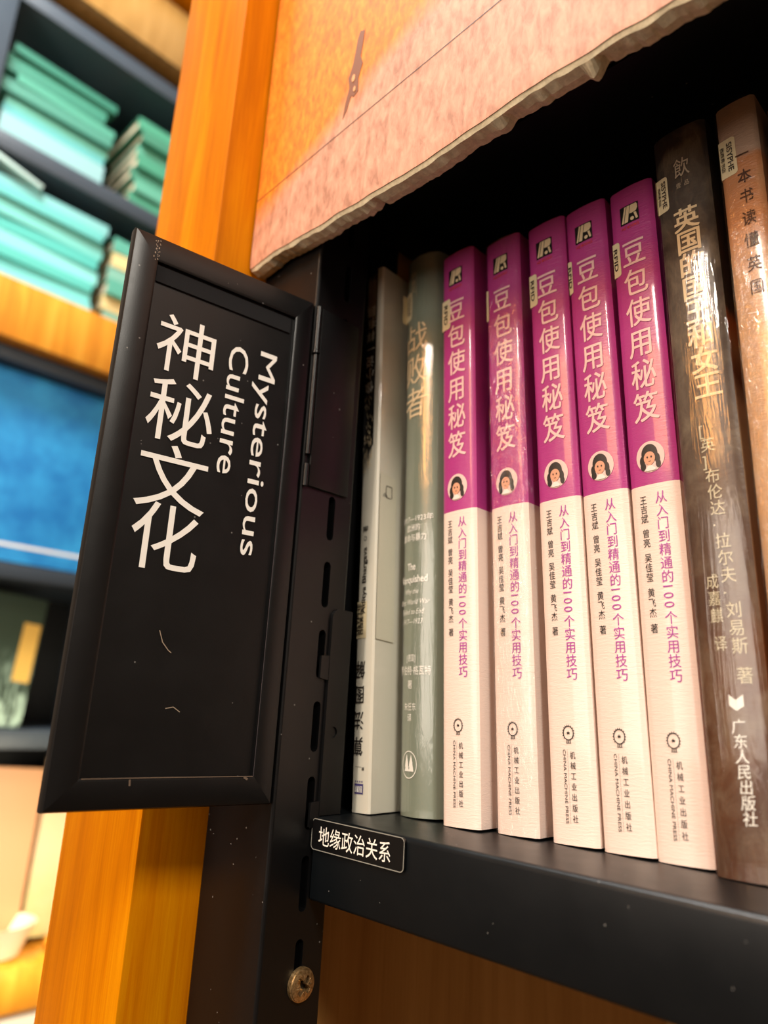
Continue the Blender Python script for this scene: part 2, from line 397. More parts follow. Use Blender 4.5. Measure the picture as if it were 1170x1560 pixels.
xb = box_bm(-1.235, -1.131, 1.075, 2.78, ZT-.012, ZT-.0005); from_bm('side_ledge', rel(xb, 0, 1.0, ZT-.147), M['metal_shelf'], shelf)
from_bm('dark_gap_strip', rel(box_bm(-1.216, -1.206, 1.050, 1.22, ZT, 1.19), 0, 1.0, ZT-.147), M['metal'], shelf)  # added black strip, stands in for shade in the gap beside the thin book
pl = [(1.006, ZT+.002), (1.006, .165)]+[(1.026+.02*math.cos(math.radians(a)), .168+.02*math.sin(math.radians(a))) for a in (180, 157, 135, 112, 90)]+[(1.062, .186), (1.062, ZT+.002)]
bmb = bmesh.new(); prism('p', pl, 'x', -1.1345, -1.1275, None, bm=bmb); rel(bmb, 0, 1.0, ZT-.147)
br = from_bm('bracket_plate', bmb, M['metal'], shelf)
ct = bmesh.new(); prism('c', [(1.028+.011*math.cos(i*math.pi/8), -.06+.011*math.sin(i*math.pi/8)) for i in range(16)], 'x', -1.131, -1.12, None, bm=ct); rel(ct, 0, 1.0, ZT-.147)
boolean_cut(br, ct); br.data.materials.clear(); br.data.materials.append(M['metal'])
for z0 in (.045, -.235):
    hk = bmesh.new(); prism('h', [(.984, z0), (1.008, z0-.004), (1.008, z0+.046), (.984, z0+.044)], 'x', -1.1345, -1.1285, None, bm=hk); rel(hk, 0, 1.0, ZT-.147)
    from_bm('hook', hk, M['metal'], shelf)
# shelf label
lab = empty('shelf_label', W(-1.0145, .998, -.2455)); tag(lab, 'small black shelf label with white Chinese lettering on the left end of the shelf lip', 'label')
prism('plate', round_rect(-.1155, .1235, -.0275, .0265, .008), 'y', -.004, .0015, plain('label_black', '0c0c0d', .3), lab)
p = Print(); rr = round_rect(-.1155, .1235, -.0275, .0265, .008, 6)
p.stroke(rr+[rr[0]], .0016); p.build('border', plain('label_edge', '8f8f88', .4), lab, lambda x: -.004, .0008)
p = Print()
for i, ch in enumerate('地缘政治关系'): p.char(ch, -.0805+i*.0318, -.0020, .0315, .0365, .004)
p.build('lettering', M['white_ink'], lab, lambda x: -.004)

# upper shelf
us = empty('upper_shelf', W(0, 1.0, 1.195)); tag(us, 'black metal shelf above the books, underside in shadow', 'shelf')
from_bm('shelf_board', rel(shelf_profile_bm(-1.131, 2.2, 1.0, 2.78, 1.342, .147), 0, 1.0, 1.195), M['metal_shelf'], us, smooth=True)
from_bm('under_tray', rel(box_bm(-1.131, 2.2, 1.06, 2.75, 1.196, 1.208), 0, 1.0, 1.195), M['metal_shelf'], us)
from_bm('side_ledge', rel(box_bm(-1.245, -1.133, 1.065, 2.78, 1.230, 1.342), 0, 1.0, 1.195), M['metal_shelf'], us)  # added filler over the side gap, keeps light from leaking in above
# ------------------------------------------------------------ picture board
pb = empty('picture_board', W(-1.341, .853, 1.0)); tag(pb, 'thick orange and pink picture board with a torn lower edge, above the books', 'picture')
def prof(x):
    n = noise.noise(Vector((x*4.1, 1.3, 0)))*.012+noise.noise(Vector((x*17, 7.3, 0)))*.005
    return 1.004+n+(.012 if -.8 < x < -.1 else 0)*min(1, (x+.8)*4 if x > -.8 else 0)
def jag(x):
    a = noise.noise(Vector((x*11, 3.1, 2)))*.007+abs(noise.noise(Vector((x*38, 9, 1))))*.010+noise.noise(Vector((x*90, 4, 1)))*.004
    k = .018*math.exp(-((x+.925)/.006)**2)-.020*math.exp(-((x+.445)/.010)**2)+.014*math.exp(-((x+.425)/.008)**2)+.010*math.exp(-((x+.60)/.008)**2)-.01*math.exp(-((x+.62)/.014)**2)
    return a-k*.9
def board():
    NX = 520; xs = [-1.341+i*(2.6/NX) for i in range(NX+1)]; top = 3.4
    sheet = bmesh.new(); core = bmesh.new(); A = []; Bv = []
    for x in xs:
        zp = prof(x); j = jag(x); fade = min(1, (x+1.341)/.02+.2)
        row = [(.8475, top), (.8475, zp+.022), (.8495, zp), (.852, zp+.001)]
        A.append([sheet.verts.new(Vector((x+1.341, y-.853, z-1.0))*S) for y, z in row])
        c1 = zp-.004-.010*fade*(.5+.5*noise.noise(Vector((x*30, 5, 5))))
        row = [(.8505, top), (.8505, zp+.002), (.855, c1), (.874, zp-.010-j*fade), (.892, zp-.006-j*fade*.8), (.893, zp+.01), (.893, top)]
        Bv.append([core.verts.new(Vector((x+1.341, y-.853, z-1.0))*S) for y, z in row])
    for rows, bm in ((A, sheet), (Bv, core)):
        for r0, r1 in zip(rows, rows[1:]):
            for i in range(len(r0)-1): bm.faces.new((r0[i], r1[i], r1[i+1], r0[i+1]))
    core.faces.new(Bv[0]); core.faces.new(Bv[-1][::-1])
    core.faces.new([r[0] for r in Bv]+[r[-1] for r in Bv][::-1])
    # printed sheet
    t = NT('printed_landscape'); tc = t.new('ShaderNodeTexCoord'); s3 = t.new('ShaderNodeSeparateXYZ'); t.l(tc.outputs['Object'], s3.inputs[0])
    X = t.math('DIVIDE', s3.outputs['X'], S); Z = t.math('DIVIDE', s3.outputs['Z'], S)
    n0 = t.noise(t.coord((1, 1, 1)), 26, 4, .6)
    # signed height above the fuzzy dune edge z = .08 + .47 x
    d = t.math('SUBTRACT', Z, t.math('MULTIPLY_ADD', X, .455, .095))
    d = t.math('ADD', d, t.math('MULTIPLY', t.math('SUBTRACT', n0, .5), .10))
    f = t.ramp(d, [(0, (0, 0, 0, 1)), (.075, (1, 1, 1, 1))])
    st = t.noise(t.coord((330, 330, 130), (0, .45, 0)), 1.0, 3, .6, .4)
    pink = t.ramp(st, [(.30, lin('a8745a')), (.48, lin('c68e74')), (.70, lin('d6a286'))])
    st2 = t.noise(t.coord((420, 420, 170), (0, .2, 0)), 1.0, 3, .6, .4)
    org = t.ramp(st2, [(.30, lin('ce6400')), (.50, lin('de7c00')), (.72, lin('ea961c'))])
    t.set(Base_Color=t.mix(f, pink, org), Roughness=.6)
    t.bump(st, .15, .0003)
    from_bm('printed_sheet', sheet, t.m, pb, smooth=True)
    cm = NT('torn_fibreboard'); n = cm.noise(cm.coord(), 400, 4, .7)
    cm.set(Base_Color=cm.ramp(n, [(.3, lin('b4aa90')), (.7, lin('dcd2b4'))]), Roughness=.9); cm.bump(n, .6, .0006)
    o = from_bm('board_core', core, cm.m, pb); o['label'] = 'grey-beige torn fibre core'
board()
p = Print(); p.stroke([(-.0, .192), (.37, .223), (.737, .253), (1.5, .317)], .0022)
p.build('horizon_line', plain('line_ink', '4a2a18', .6), pb, lambda x: -.0055, .0006)
p = Print()
fg = [(.345, .470), (.360, .462), (.357, .425), (.352, .395), (.361, .370), (.350, .335), (.352, .300), (.338, .292), (.330, .300), (.318, .268), (.306, .248), (.312, .290), (.322, .325), (.316, .355), (.328, .385), (.334, .420), (.338, .450)]
p.poly(fg); o = p.build('painted_mark', plain('mark_ink', '7a4012', .6), pb, lambda x: -.0055, .0008); o['label'] = 'dark brown figure-like brush mark'
p = Print(); p.disc(.334, .345, .0055, .010); p.disc(.340, .312, .004, .007)
p.build('mark_highlight', plain('mark_light', 'd89860', .6), pb, lambda x: -.0055, .0016)

# ------------------------------------------------------------ sign
SG = empty('hinged_sign', W(-1.194, .497, -.19), (0, 0, math.atan2(.393, .059)))
tag(SG, 'black metal category sign with white Chinese and English lettering, left of the books', 'sign')
def sign():
    w, h = .400, 1.043
    fr = bmesh.new()
    # frame: four mitred bars, each rounded
    def bar(x0, z0, x1, z1, X0, Z0, X1, Z1, nm):
        # outer edge (x0,z0)-(x1,z1); inner edge (X0,Z0)-(X1,Z1)
        b = bmesh.new(); sec = []
        for (ox_, oz_, ix_, iz_) in ((x0, z0, X0, Z0), (x1, z1, X1, Z1)):
            pts = []
            for f, y in ((0, .022), (0, .006), (.05, .0015), (.16, 0), (.90, 0), (1.0, .002), (1.0, .012)):
                pts.append(b.verts.new(Vector((ox_+(ix_-ox_)*f, y, oz_+(iz_-oz_)*f))*S))
            sec.append(pts)
        for i in range(len(sec[0])-1): b.faces.new((sec[0][i], sec[1][i], sec[1][i+1], sec[0][i+1]))
        from_bm(nm, b, M['metal'], SG, smooth=True)
    i0, i1, j0, j1 = .050, .358, .050, .990
    bar(0, 0, 0, h, i0, j0, i0, j1, 'frame_bar'); bar(w, 0, w, h, i1, j0, i1, j1, 'frame_bar')
    bar(0, 0, w, 0, i0, j0, i1, j0, 'frame_bar'); bar(0, h, w, h, i0, j1, i1, j1, 'frame_bar')
    from_bm('rear_tray', box_bm(0.0005, w-.0005, .016, .026, .0005, h-.0005), M['metal'], SG)
    # inset sheet, slightly buckled
    b = bmesh.new(); n = 40; V = {}
    for i in range(n//2+1):
        for j in range(n+1):
            x = i0-.003+(i1-i0+.006)*i/(n//2); z = j0-.003+(j1-j0+.006)*j/n
            y = .0085+.0006*noise.noise(Vector((x*5, z*4, .3)))
            V[i, j] = b.verts.new(Vector((x, y, z))*S)
    for i in range(n//2):
        for j in range(n): b.faces.new((V[i, j], V[i+1, j], V[i+1, j+1], V[i, j+1]))
    o = from_bm('face_sheet', b, M['panel'], SG, smooth=True)
    # strip of dark felt tape along the top of the inset
    from_bm('felt_strip', box_bm(i0+.002, i1-.01, .0045, .0085, j1-.040, j1-.006), plain('felt', '0b0d11', .95, grain=.9), SG)
    fy = lambda x: .0074
    p = Print()
    for ch, x, z, ww, hh in (('神', .1300, .8350, .130, .128), ('秘', .1335, .7020, .140, .136), ('文', .1345, .5715, .144, .136), ('化', .1345, .4605, .136, .134)):
        p.char(ch, x, z, ww, hh, -.004)
    p.build('chinese_title', M['white_ink'], SG, fy)
    p = Print(); p.line('Mysterious', .3070, .6700, .432, .040, -90, .003); p.line('Culture', .2415, .7415, .272, .044, -90, .004)
    p.build('english_title', M['white_ink'], SG, fy)
    sc = plain('bare_metal_wear', '9a8a78', .4)
    # scratches and dents on the sheet and welded corners
    p = Print(); p.stroke([(.150, .295), (.158, .275), (.170, .262), (.176, .258)], .0016); p.build('scratch', sc, SG, fy, .0006)
    p = Print(); p.stroke([(.178, .163), (.192, .166), (.205, .158)], .0015); p.build('scratch', sc, SG, fy, .0006)
    p = Print(); p.stroke([(.052, .0500), (.20, .0505), (.356, .0500)], .0016); p.stroke([(.13, .048), (.131, .038)], .003); p.stroke([(.338, .049), (.346, .045)], .004)
    p.build('worn_edge', plain('edge_wear', '6a5a4c', .5), SG, None, .0006)
    p = Print(); random.seed(3)
    for i in range(26):
        z = .992+i*.0015+.0; x = .045+.004*math.sin(i*1.3)+random.uniform(-.002, .002); p.disc(x, .990+i*.0017, .0008+random.random()*.0006, n=6)
    p.build('weld_wear', sc, SG, None, .0006)
    for z0 in (.30, .12):
        p = Print(); p.disc(.020, z0, .0035, .010, n=9); p.build('paint_chip', plain('chip', '34343a', .5), SG, lambda x: .0012, .0006)
    p = Print(); p.stroke([(0.357, .05), (.357, .80)], .0010); p.build('bare_edge_line', plain('edge_line', '4a4448', .4), SG, None, .0006)
sign()
# mounting plate folded onto the upright, knuckles
mp = from_bm('mounting_plate', bmesh.new(), M['metal'], SG); bpy.data.objects.remove(mp)
MT = Matrix.Rotation(-math.atan2(.393, .059), 4, 'Z') @ Matrix.Translation(-Vector((-1.194, .497, -.19))*S)
def on_sign(nm, bm, mat):
    bmesh.ops.transform(bm, matrix=MT, verts=bm.verts); return from_bm(nm, bm, mat, SG, smooth=True)
on_sign('mounting_plate', box_bm(-1.1338, -1.127, .912, 1.024, .432, .845, .002), M['metal'])
def tube(z0, z1, r, x=-1.131, y=.905):
    b = bmesh.new(); bmesh.ops.create_cone(b, segments=16, radius1=r*S, radius2=r*S, depth=(z1-z0)*S, cap_ends=True)
    bmesh.ops.translate(b, verts=b.verts, vec=Vector((x, y, (z0+z1)/2))*S); return b
on_sign('hinge_knuckle', tube(.740, .845, .0065), M['metal']); on_sign('hinge_knuckle', tube(.500, .728, .0055), M['metal']); on_sign('hinge_knuckle', tube(.732, .738, .0085), M['metal'])
on_sign('hinge_knuckle', tube(.430, .478, .0060), M['metal'])

# ------------------------------------------------------------ books
def book(name, x, y, yaw, lean, w, h, D, mat, label, group=None, bulge=.0035, side=None, wrap=None, r=.004, flare=0.0):
    root = empty(name, W(x, y, ZT+.0008), (0, -lean, yaw)); tag(root, label, 'book', group)
    # cover: spine and two boards, an open U in plan
    def front(xx):
        u = max(0, min(1, xx/w)); rr = r/w
        yy = bulge*(1-4*u*(1-u))
        return yy
    n = 14; outer = []; inner = []
    outer.append((0, D)); outer.append((0, front(0)+r))
    for i in range(n+1):
        u = i/n; xx = w*u
        yy = front(xx)
        if xx < r: yy += r-math.sqrt(max(0, r*r-(r-xx)**2))
        if xx > w-r: yy += r-math.sqrt(max(0, r*r-(xx-(w-r))**2))
        outer.append((xx, yy))
    outer += [(w, front(w)+r), (w, D)]
    t = .0035
    inner = [(w-t, D), (w-t, front(w)+r+t), (t, front(0)+r+t), (t, D)]
    bm = bmesh.new(); pts = outer+inner; v0 = [bm.verts.new(Vector((a, b, 0))*S) for a, b in pts]; v1 = [bm.verts.new(Vector((a, b, h))*S) for a, b in pts]; m = len(pts)
    for i in range(m): bm.faces.new((v0[i], v1[i], v1[(i+1) % m], v0[(i+1) % m]))
    bm.faces.new(v0); bm.faces.new(v1[::-1])
    me_mats = [mat, side or mat]
    bmesh.ops.recalc_face_normals(bm, faces=bm.faces)
    for f in bm.faces:
        if abs(f.normal.x) > .95: f.material_index = 1
    from_bm('cover', bm, me_mats, root, smooth=True)
    from_bm('page_block', box_bm(t+.0004, w-t-.0004, bulge+r+t+.001, D-.008, .002, h-.002), M['pages'], root)
    if wrap:
        e = .0022; b = bmesh.new(); op = [(-e, D), (-e, front(0)+r)]+[(min(w+e, max(-e, a+(e if a > w/2 else -e)*abs(2*a/w-1))), c-e) for a, c in outer[2:-2]]+[(w+e, front(w)+r), (w+e, D)]
        nz = 60; rows = []
        for k in range(nz+1):
            z = -.0+ (h+.003)*k/nz; row = []
            for a, c in op:
                d = .0012*noise.noise(Vector((a*30, z*9, x*7))) if wrap == 'wrap_crinkled' else .0004*noise.noise(Vector((a*30, z*5, x*7)))
                row.append(b.verts.new(Vector((a, c-abs(d), z))*S))
            rows.append(row)
        for q, s_ in zip(rows, rows[1:]):
            for i in range(len(q)-1): b.faces.new((q[i], q[i+1], s_[i+1], s_[i]))
        from_bm('plastic_wrap', b, M[wrap], root, smooth=True)
    root['w'] = w
    return root, front
def sticker(root, xr, z0, z1, front, lines, side=.05, txt_x=None, size=.0085, mat='sticker', fy=None):
    """rounded sticker lapping round the left edge of a spine; lines = [(text, x, length, height)] running down"""
    r = min(.006, xr*.45); pts = [(.0, z0), (xr-r, z0)]+[(xr-r+r*math.cos(math.radians(a)), z0+r+r*math.sin(math.radians(a))) for a in (-60, -30, 0)]+[(xr-r+r*math.cos(math.radians(a)), z1-r+r*math.sin(math.radians(a))) for a in (0, 30, 60, 90)]+[(0, z1)]
    p = Print(); p.poly(pts); st = p.build('sticker', M[mat], root, front, .0009, sub=.006 if xr > .02 else None)
    bm = bmesh.new(); vv = [bm.verts.new(Vector(q)*S) for q in ((-.0008, .004, z0), (-.0008, side, z0), (-.0008, side, z1), (-.0008, .004, z1))]; bm.faces.new(vv)
    from_bm('sticker_flap', bm, M[mat], st)
    p = Print()
    for tx, cx, ln, hh in lines:
        p.line(tx, cx, (z0+z1)/2, ln, hh, -90, .012)
    if lines: p.build('sticker_lettering', M['dark_ink'], st, front, .0018, sub=.006)
PW, PH = .0889, 1.2513
pinks = [('p1', -.9411, 1.1504, 0, .0397, .0268, .0125, .0120), ('p2', -.8329, 1.176, 0, .0397, .0061, None, 0), ('p3', -.7244, 1.1885, .012, .042, .0201, .0085, .0095), ('p4', -.631, 1.1944, 0, .0441, .0095, .0040, .0070), ('p5', -.542, 1.1985, -.012, .0361, .0158, .0062, .0085)]
plabels = ['magenta and pink book touching the grey book, with the widest RFID sticker',
           'magenta and pink book in crinkled clear film, second of the five',
           'middle magenta and pink book of the five, RFID sticker readable, no crinkled film',
           'fourth magenta and pink book counted from the grey book, narrow cream sticker',
           'magenta and pink book nearest the dark brown book, last of the five']
first_pink = None
def pink_print(root, front):
    kids = []
    dk, wt = M['dark_ink'], M['rose_ink']
    p = Print(); p.rect(.0222, .0610, 1.1660, 1.2080); lg = p.build('series_logo', M['alg_black'], root, front, .0010)
    p = Print()
    p.poly([(.0250, 1.1685), (.0290, 1.1685), (.0365, 1.2050), (.0330, 1.2050)])
    p.poly([(.0305, 1.1685), (.0385, 1.1685), (.0440, 1.2050), (.0380, 1.2050)])
    p.poly([(.0455, 1.2050), (.0570, 1.2050), (.0592, 1.2015), (.0592, 1.1930), (.0560, 1.1875), (.0480, 1.1855), (.0420, 1.1865)])
    p.poly([(.0510, 1.1850), (.0560, 1.1850), (.0592, 1.1700), (.0550, 1.1690)]); p.disc(.0475, 1.1730, .0040, .0042, n=14)
    p.build('logo_mark', M['cream_ink'], lg, front, .0018)
    p = Print(); p.line('HZ BOOKS', .0416, 1.1575, .036, .0062, 0, .004); p.build('series_name', M['red_ink'], root, front)
    p = Print()
    for i, ch in enumerate('豆包使用秘笈'): p.char(ch, .0430, 1.0965-i*.0660, .0500, .0620, .010)
    p.build('title', wt, root, front)
    # portrait disc: plain bust with long dark hair
    p = Print(); p.disc(.0437, .6690, .0262, .0295); pd = p.build('portrait_disc', plain('portrait_ground', 'e8c8c0', .5), root, front, .0010)
    p = Print(); p.disc(.0430, .6745, .0150, .0185); [p.disc(cx_, cz_, rx_, rz_) for cx_, cz_, rx_, rz_ in ((.0290, .6620, .0048, .0100), (.0300, .6520, .0052, .0075), (.0570, .6630, .0046, .0100), (.0580, .6530, .0046, .0075))]
    p.build('hair', plain('portrait_hair', '241a16', .5), pd, front, .0016)
    p = Print(); p.disc(.0428, .6660, .0104, .0126); p.rect(.0400, .0462, .6490, .6600); p.build('face', plain('portrait_skin', 'e0a080', .5), pd, front, .0022)
    p = Print(); p.poly([(.0330, .6440), (.0400, .6520), (.0465, .6520), (.0540, .6440), (.0500, .6420), (.0380, .6420)]); p.build('blouse', plain('portrait_blouse', 'f0e4dc', .5), pd, front, .0026)
    p = Print(); p.disc(.0392, .6680, .0015, .0020, n=8); p.disc(.0466, .6680, .0015, .0020, n=8); p.stroke([(.0408, .6605), (.0430, .6597), (.0450, .6605)], .0008); p.build('eyes_and_mouth', dk, pd, front, .0028)
    p = Print(); p.column('从入门到精通的100个实用技巧', .0565, .6030, .0236, .0215, .0235, .0); p.build('subtitle', M['purple_ink'], root, front)
    p = Print(); p.column('王吉斌 曾亮 吴佳莹 黄飞杰 著', .0240, .5990, .0172, .0140, .0170, -.004, cx2=.0265); p.build('author_names', dk, root, front)
    p = Print(); p.ring(.0438, .1830, .0105, .0014, .0125)
    for i in range(18):
        a = 2*math.pi*i/18
        if math.sin(a) < -.8: continue
        p.disc(.0438+.0112*math.cos(a), .1830+.0135*math.sin(a), .0009, n=6)
    s5 = [(.0438+(.0030 if i % 2 == 0 else .0012)*math.sin(i*math.pi/5), .1835+(.0038 if i % 2 == 0 else .0014)*math.cos(i*math.pi/5)) for i in range(10)]; p.poly(s5)
    p.rect(.0385, .0490, .1655, .1662); p.rect(.0400, .0412, .1655, .1720); p.rect(.0465, .0477, .1655, .1720); p.rect(.0432, .0444, .1655, .1710)
    p.build('publisher_emblem', dk, root, front)
    p = Print(); p.column('机械工业出版社', .0500, .1545, .0172, .0105, .0135, -.004); p.line('CHINA MACHINE PRESS', .0345, .0945, .121, .0058, -90, .0); p.rect(.0405, .0408, .034, .155)
    p.build('publisher_name', dk, root, front)
for i, (k, x, y, yaw, lean, sx, tx, ts) in enumerate(pinks):
    root, front = book('pink_book' if 0 else 'paperback_book', x, y, yaw, lean, PW, PH, .84, M['pink'], plabels[i], 'five identical magenta and pink paperbacks', .0052, wrap='wrap_crinkled' if k == 'p2' else None)
    if first_pink is None:
        pink_print(root, front); first_pink = root
        src = [c for c in root.children if c.name.split('.')[0] not in ('cover', 'page_block')]
    else:
        for c in src:
            c2 = c.copy(); COL.objects.link(c2); c2.parent = root
            for g in c.children:
                g2 = g.copy(); COL.objects.link(g2); g2.parent = c2
    sticker(root, sx, 1.0575, 1.1350, front, [('RFID', tx, .050, ts)] if tx else [])

# grey hardback in film
root, fr = book('hardback_book', -1.0738, 1.1587, .04, .0388, .1094, 1.3000, .86, M['gray'], 'sage grey book in clear film with a rounded spine and white lettering', None, .020, wrap='wrap_smooth', r=.012)
p = Print()
for i, ch in enumerate('战败者'): p.char(ch, .0415, 1.0750-i*.0860, .0740, .0820, .002)
p.build('title', M['cream_ink'], root, fr, .0014, sub=.006)
p = Print()
for i, ch in enumerate('甲骨文'): p.char(ch, .0330, 1.252-i*.020, .0190, .0200, 0)
p.rect(.0450, .0458, 1.190, 1.262); p.build('series_name', M['cream_ink'], root, fr, .0014, sub=.006)
sticker(root, .0290, 1.1340, 1.2120, fr, [('SISYPHE', .0185, .052, .0080), ('西西弗书店', .0085, .040, .0045)])
p = Print(); p.line('1917—1923年', .0500, .6200, .088, .0125, 0, .01)
p.line('欧洲的', .0440, .5985, .040, .0125, 0, .01); p.line('革命与暴力', .0440, .5760, .070, .0135, 0, .012)
p.build('subtitle', M['white_ink'], root, fr, .0014, sub=.006)
p = Print(); p.line('The', .0400, .5110, .026, .0165, 0, .022); p.line('Vanquished', .0430, .4830, .080, .0165, 0, .022); p.build('english_title', M['white_ink'], root, fr, .0014, sub=.006)
p = Print()
for tx, cx, z, ln in (('Why the', .0400, .4560, .044), ('First World War', .0450, .4330, .086), ('Failed to End', .0420, .4120, .066), ('1917—1923', .0420, .3905, .060)): p.line(tx, cx, z, ln, .0118, 0, -.008, .22)
p.build('english_subtitle', M['white_ink'], root, fr, .0014, sub=.006)
p = Print(); p.line('[德国]', .0420, .3130, .026, .0120); p.line('罗伯特·格瓦特', .0480, .2870, .086, .0150, 0, .004); p.line('著', .0400, .2580, .014, .0140); p.line('朱任东', .0400, .2130, .036, .0125); p.line('译', .0400, .1910, .013, .0125)
p.build('author_names', M['white_ink'], root, fr, .0014, sub=.006)
p = Print(); p.ring(.0400, .0990, .0220, .0016, .0270)
for s_ in (-1, 1):
    b = .0400+s_*.0065
    p.poly([(b-.0075, .0860), (b+.0075, .0860), (b+.0040, .0940), (b+.0062, .0940), (b+.0026, .1030), (b+.0045, .1030), (b, .1190), (b-.0045, .1030), (b-.0026, .1030), (b-.0062, .0940), (b-.0040, .0940)])
p.build('publisher_emblem', M['white_ink'], root, fr, .0014, sub=.006)

# thin white book, upside down
AW = .0511
root, fr = book('thin_book', -1.1423, 1.1043, .03, .0399, AW, 1.2741, .80, M['alg'], 'thin off-white book with black top standing upside down at the left end of the row', None, .0018, wrap='wrap_smooth')
p = Print(); random.seed(5)
p.rect(.0, .0345, .80, 1.2741)
n = 11; tips = []
for i in range(n):
    x0 = .0+.0345*i/n; x1 = x0+.0345/n; p.poly([(x0, .8005), (x0+.0008, .68+.10*((i/n)**1.4)+random.uniform(0, .03)), (x1, .8005)])
p.rect(.0, .005, .70, .80)
o = p.build('black_print', M['alg_black'], root, fr, .0007, sub=.01); o['label'] = 'black brushed area at the top of the spine'
p = Print(); random.seed(8)
for i in range(70):
    z = random.uniform(.74, .93); x = random.uniform(.003, .031); p.stroke([(x, z), (x+.0012, z-.009)], .0011)
for i in range(9):
    x = .003+i*.0033; z = 1.262-random.uniform(0, .02); p.stroke([(x, z), (x+.001, z-.05), (x-.001, z-.09-random.uniform(0, .03))], .0014)
p.build('brush_flecks', M['cream_ink'], root, fr, .0016)
p = Print()
for i, ch in enumerate('像小说一样有趣'): p.char(ch, .0165+.002*(i % 2), .950+i*.0345, .0290, .0330, .004, 180+random.uniform(-6, 6))
p.build('subtitle', M['white_ink'], root, fr, .0016)
p = Print()
for i, ch in enumerate('算法图解'): p.char(ch, .0175, .1290+i*.0520, .0280, .0400, .008, 180)
p.build('title', M['dark_ink'], root, fr)
p = Print(); p.line('Aditya Bhargava', .0190, .4800, .150, .0125, 90, .010); p.ring(.0195, .5750, .0045, .0011, .0055); p.char('著', .0195, .597, .017, .017, 0, 90)
p.build('author_name', M['dark_ink'], root, fr)
p = Print(); p.rect(.010, .028, .0880, .0888); p.rect(.0300, .0318, .0820, .0880); p.rect(.0332, .0350, .0820, .0880); p.build('quotation_mark', M['dark_ink'], root, fr)
p = Print(); p.rect(.0100, .0345, .0360, .0560)
for i in range(4): p.disc(.0130+i*.0060, .0600, .0015, .002, n=8)
lg = p.build('publisher_block', plain('violet_block', '4a4078', .5), root, fr, .0010)
p = Print(); p.line('图灵教育', .0222, .0455, .021, .0100, 180, .008); p.build('publisher_name', M['white_ink'], lg, fr, .0018)
# security sticker, spine end and side end
p = Print(); p.rect(.0, .030, .352, .432); st = p.build('sticker', M['sticker'], root, fr, .0009)
p = Print(); p.line('SISYPHE', .0050, .3930, .070, .0100, 90, .012); p.line('西西弗书店', .0165, .3930, .066, .0085, 90, .004); p.build('sticker_lettering', M['dark_ink'], st, fr, .0018)
b = bmesh.new(); vv = [b.verts.new(Vector(q)*S) for q in ((AW+.0032, .004, .350), (AW+.0032, .062, .346), (AW+.0032, .062, .722), (AW+.0032, .006, .730))]; b.faces.new(vv)
sd = from_bm('side_sticker', b, plain('side_sticker_paper', 'd0ccb8', .5, grain=.15), root)
p = Print(); q = round_rect(.026, .046, .672, .700, .003); p.stroke(q[3:]+q[:1], .0018); p.ring(.026, .672, .010, .0014, a0=90, a1=180, n=8); p.ring(.026, .672, .0065, .0014, a0=90, a1=180, n=8); p.disc(.027, .675, .003, n=8)
p.build('tag_icon', M['dark_ink'], sd, lambda x: AW+.0032, .0008, axis='x')

# dark brown book
KW = .0977
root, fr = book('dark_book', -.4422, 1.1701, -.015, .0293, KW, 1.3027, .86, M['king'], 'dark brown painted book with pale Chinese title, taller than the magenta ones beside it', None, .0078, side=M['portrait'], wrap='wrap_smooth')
p = Print()
for i, ch in enumerate('英国的国王和女王'): p.char(ch, .0500+i*.0012, 1.1010-i*.0480, .0470, .0510, .020)
p.build('title', M['cream_ink'], root, fr)
p = Print(); p.char('飲', .0510, 1.2130, .0300, .0440, .002); p.char('壹', .0435, 1.1760, .0100, .0120); p.char('品', .0585, 1.1760, .0100, .0120); p.rect(.0500, .0504, 1.180, 1.191); p.build('series_logo', plain('faded_gold', 'b8a890', .5), root, fr)
sticker(root, .0228, 1.1365, 1.2120, fr, [('SISYPHE', .0148, .058, .0092), ('西西弗书店', .0045, .040, .0045)])
p = Print(); p.column('[英]布伦达·拉尔夫·刘易斯 著', .0480, .7000, .0275, .0240, .0265, .006, cx2=.0700, space=.6); p.build('author_name', plain('pale_gold_ink', 'cfc4a6', .5), root, fr)
p = Print(); p.column('成嘉麒 译', .0360, .4440, .0270, .0200, .0250, .006, cx2=.0400, space=.6); p.build('translator_name', plain('pale_gold_ink', 'cfc4a6', .5), root, fr)
p = Print(); p.poly([(.0440, .2570), (.0540, .2490), (.0540, .2330), (.0440, .2410)]); p.poly([(.0540, .2490), (.0650, .2570), (.0650, .2525), (.0590, .2480), (.0650, .2470), (.0650, .2400), (.0540, .2330)]); p.build('publisher_emblem', M['white_ink'], root, fr)
p = Print()
for i, ch in enumerate('广东人民出版社'): p.char(ch, .0540+.0006*i, .2110-i*.0212, .0205, .0215, .008, 4, .15)
p.build('publisher_name', M['white_ink'], root, fr)

# tan book at the right
LW = .0667
root, fr = book('tan_book', -.3345, 1.1698, -.02, .0207, LW, 1.2994, .86, M['last'], 'tan book with brown Chinese title at the right edge of the picture', None, .004, wrap='wrap_crinkled')
p = Print()
for i, (ch, z) in enumerate(zip('一本书读懂英国', (1.182, 1.137, 1.096, 1.052, 1.008, .962, .918))): p.char(ch, .0375, z, .0235, .0300, .010)
p.build('title', plain('brown_ink', '4c2a18', .5), root, fr)
sticker(root, .0290, 1.1500, 1.2290, fr, [('SISYPHE', .0190, .060, .0100), ('西西弗书店', .0055, .052, .0055)])
for i, (dx, wd_, hh, c, lb) in enumerate(((.0760, .075, 1.27, '9a7a5a', 'light brown plain book at the right edge of the picture, just past the tan book'),)):
    book('plain_book', -.3345+dx, 1.19, -.02, .018, wd_, hh, .84, plain('plain_cover', c, .4), lb)

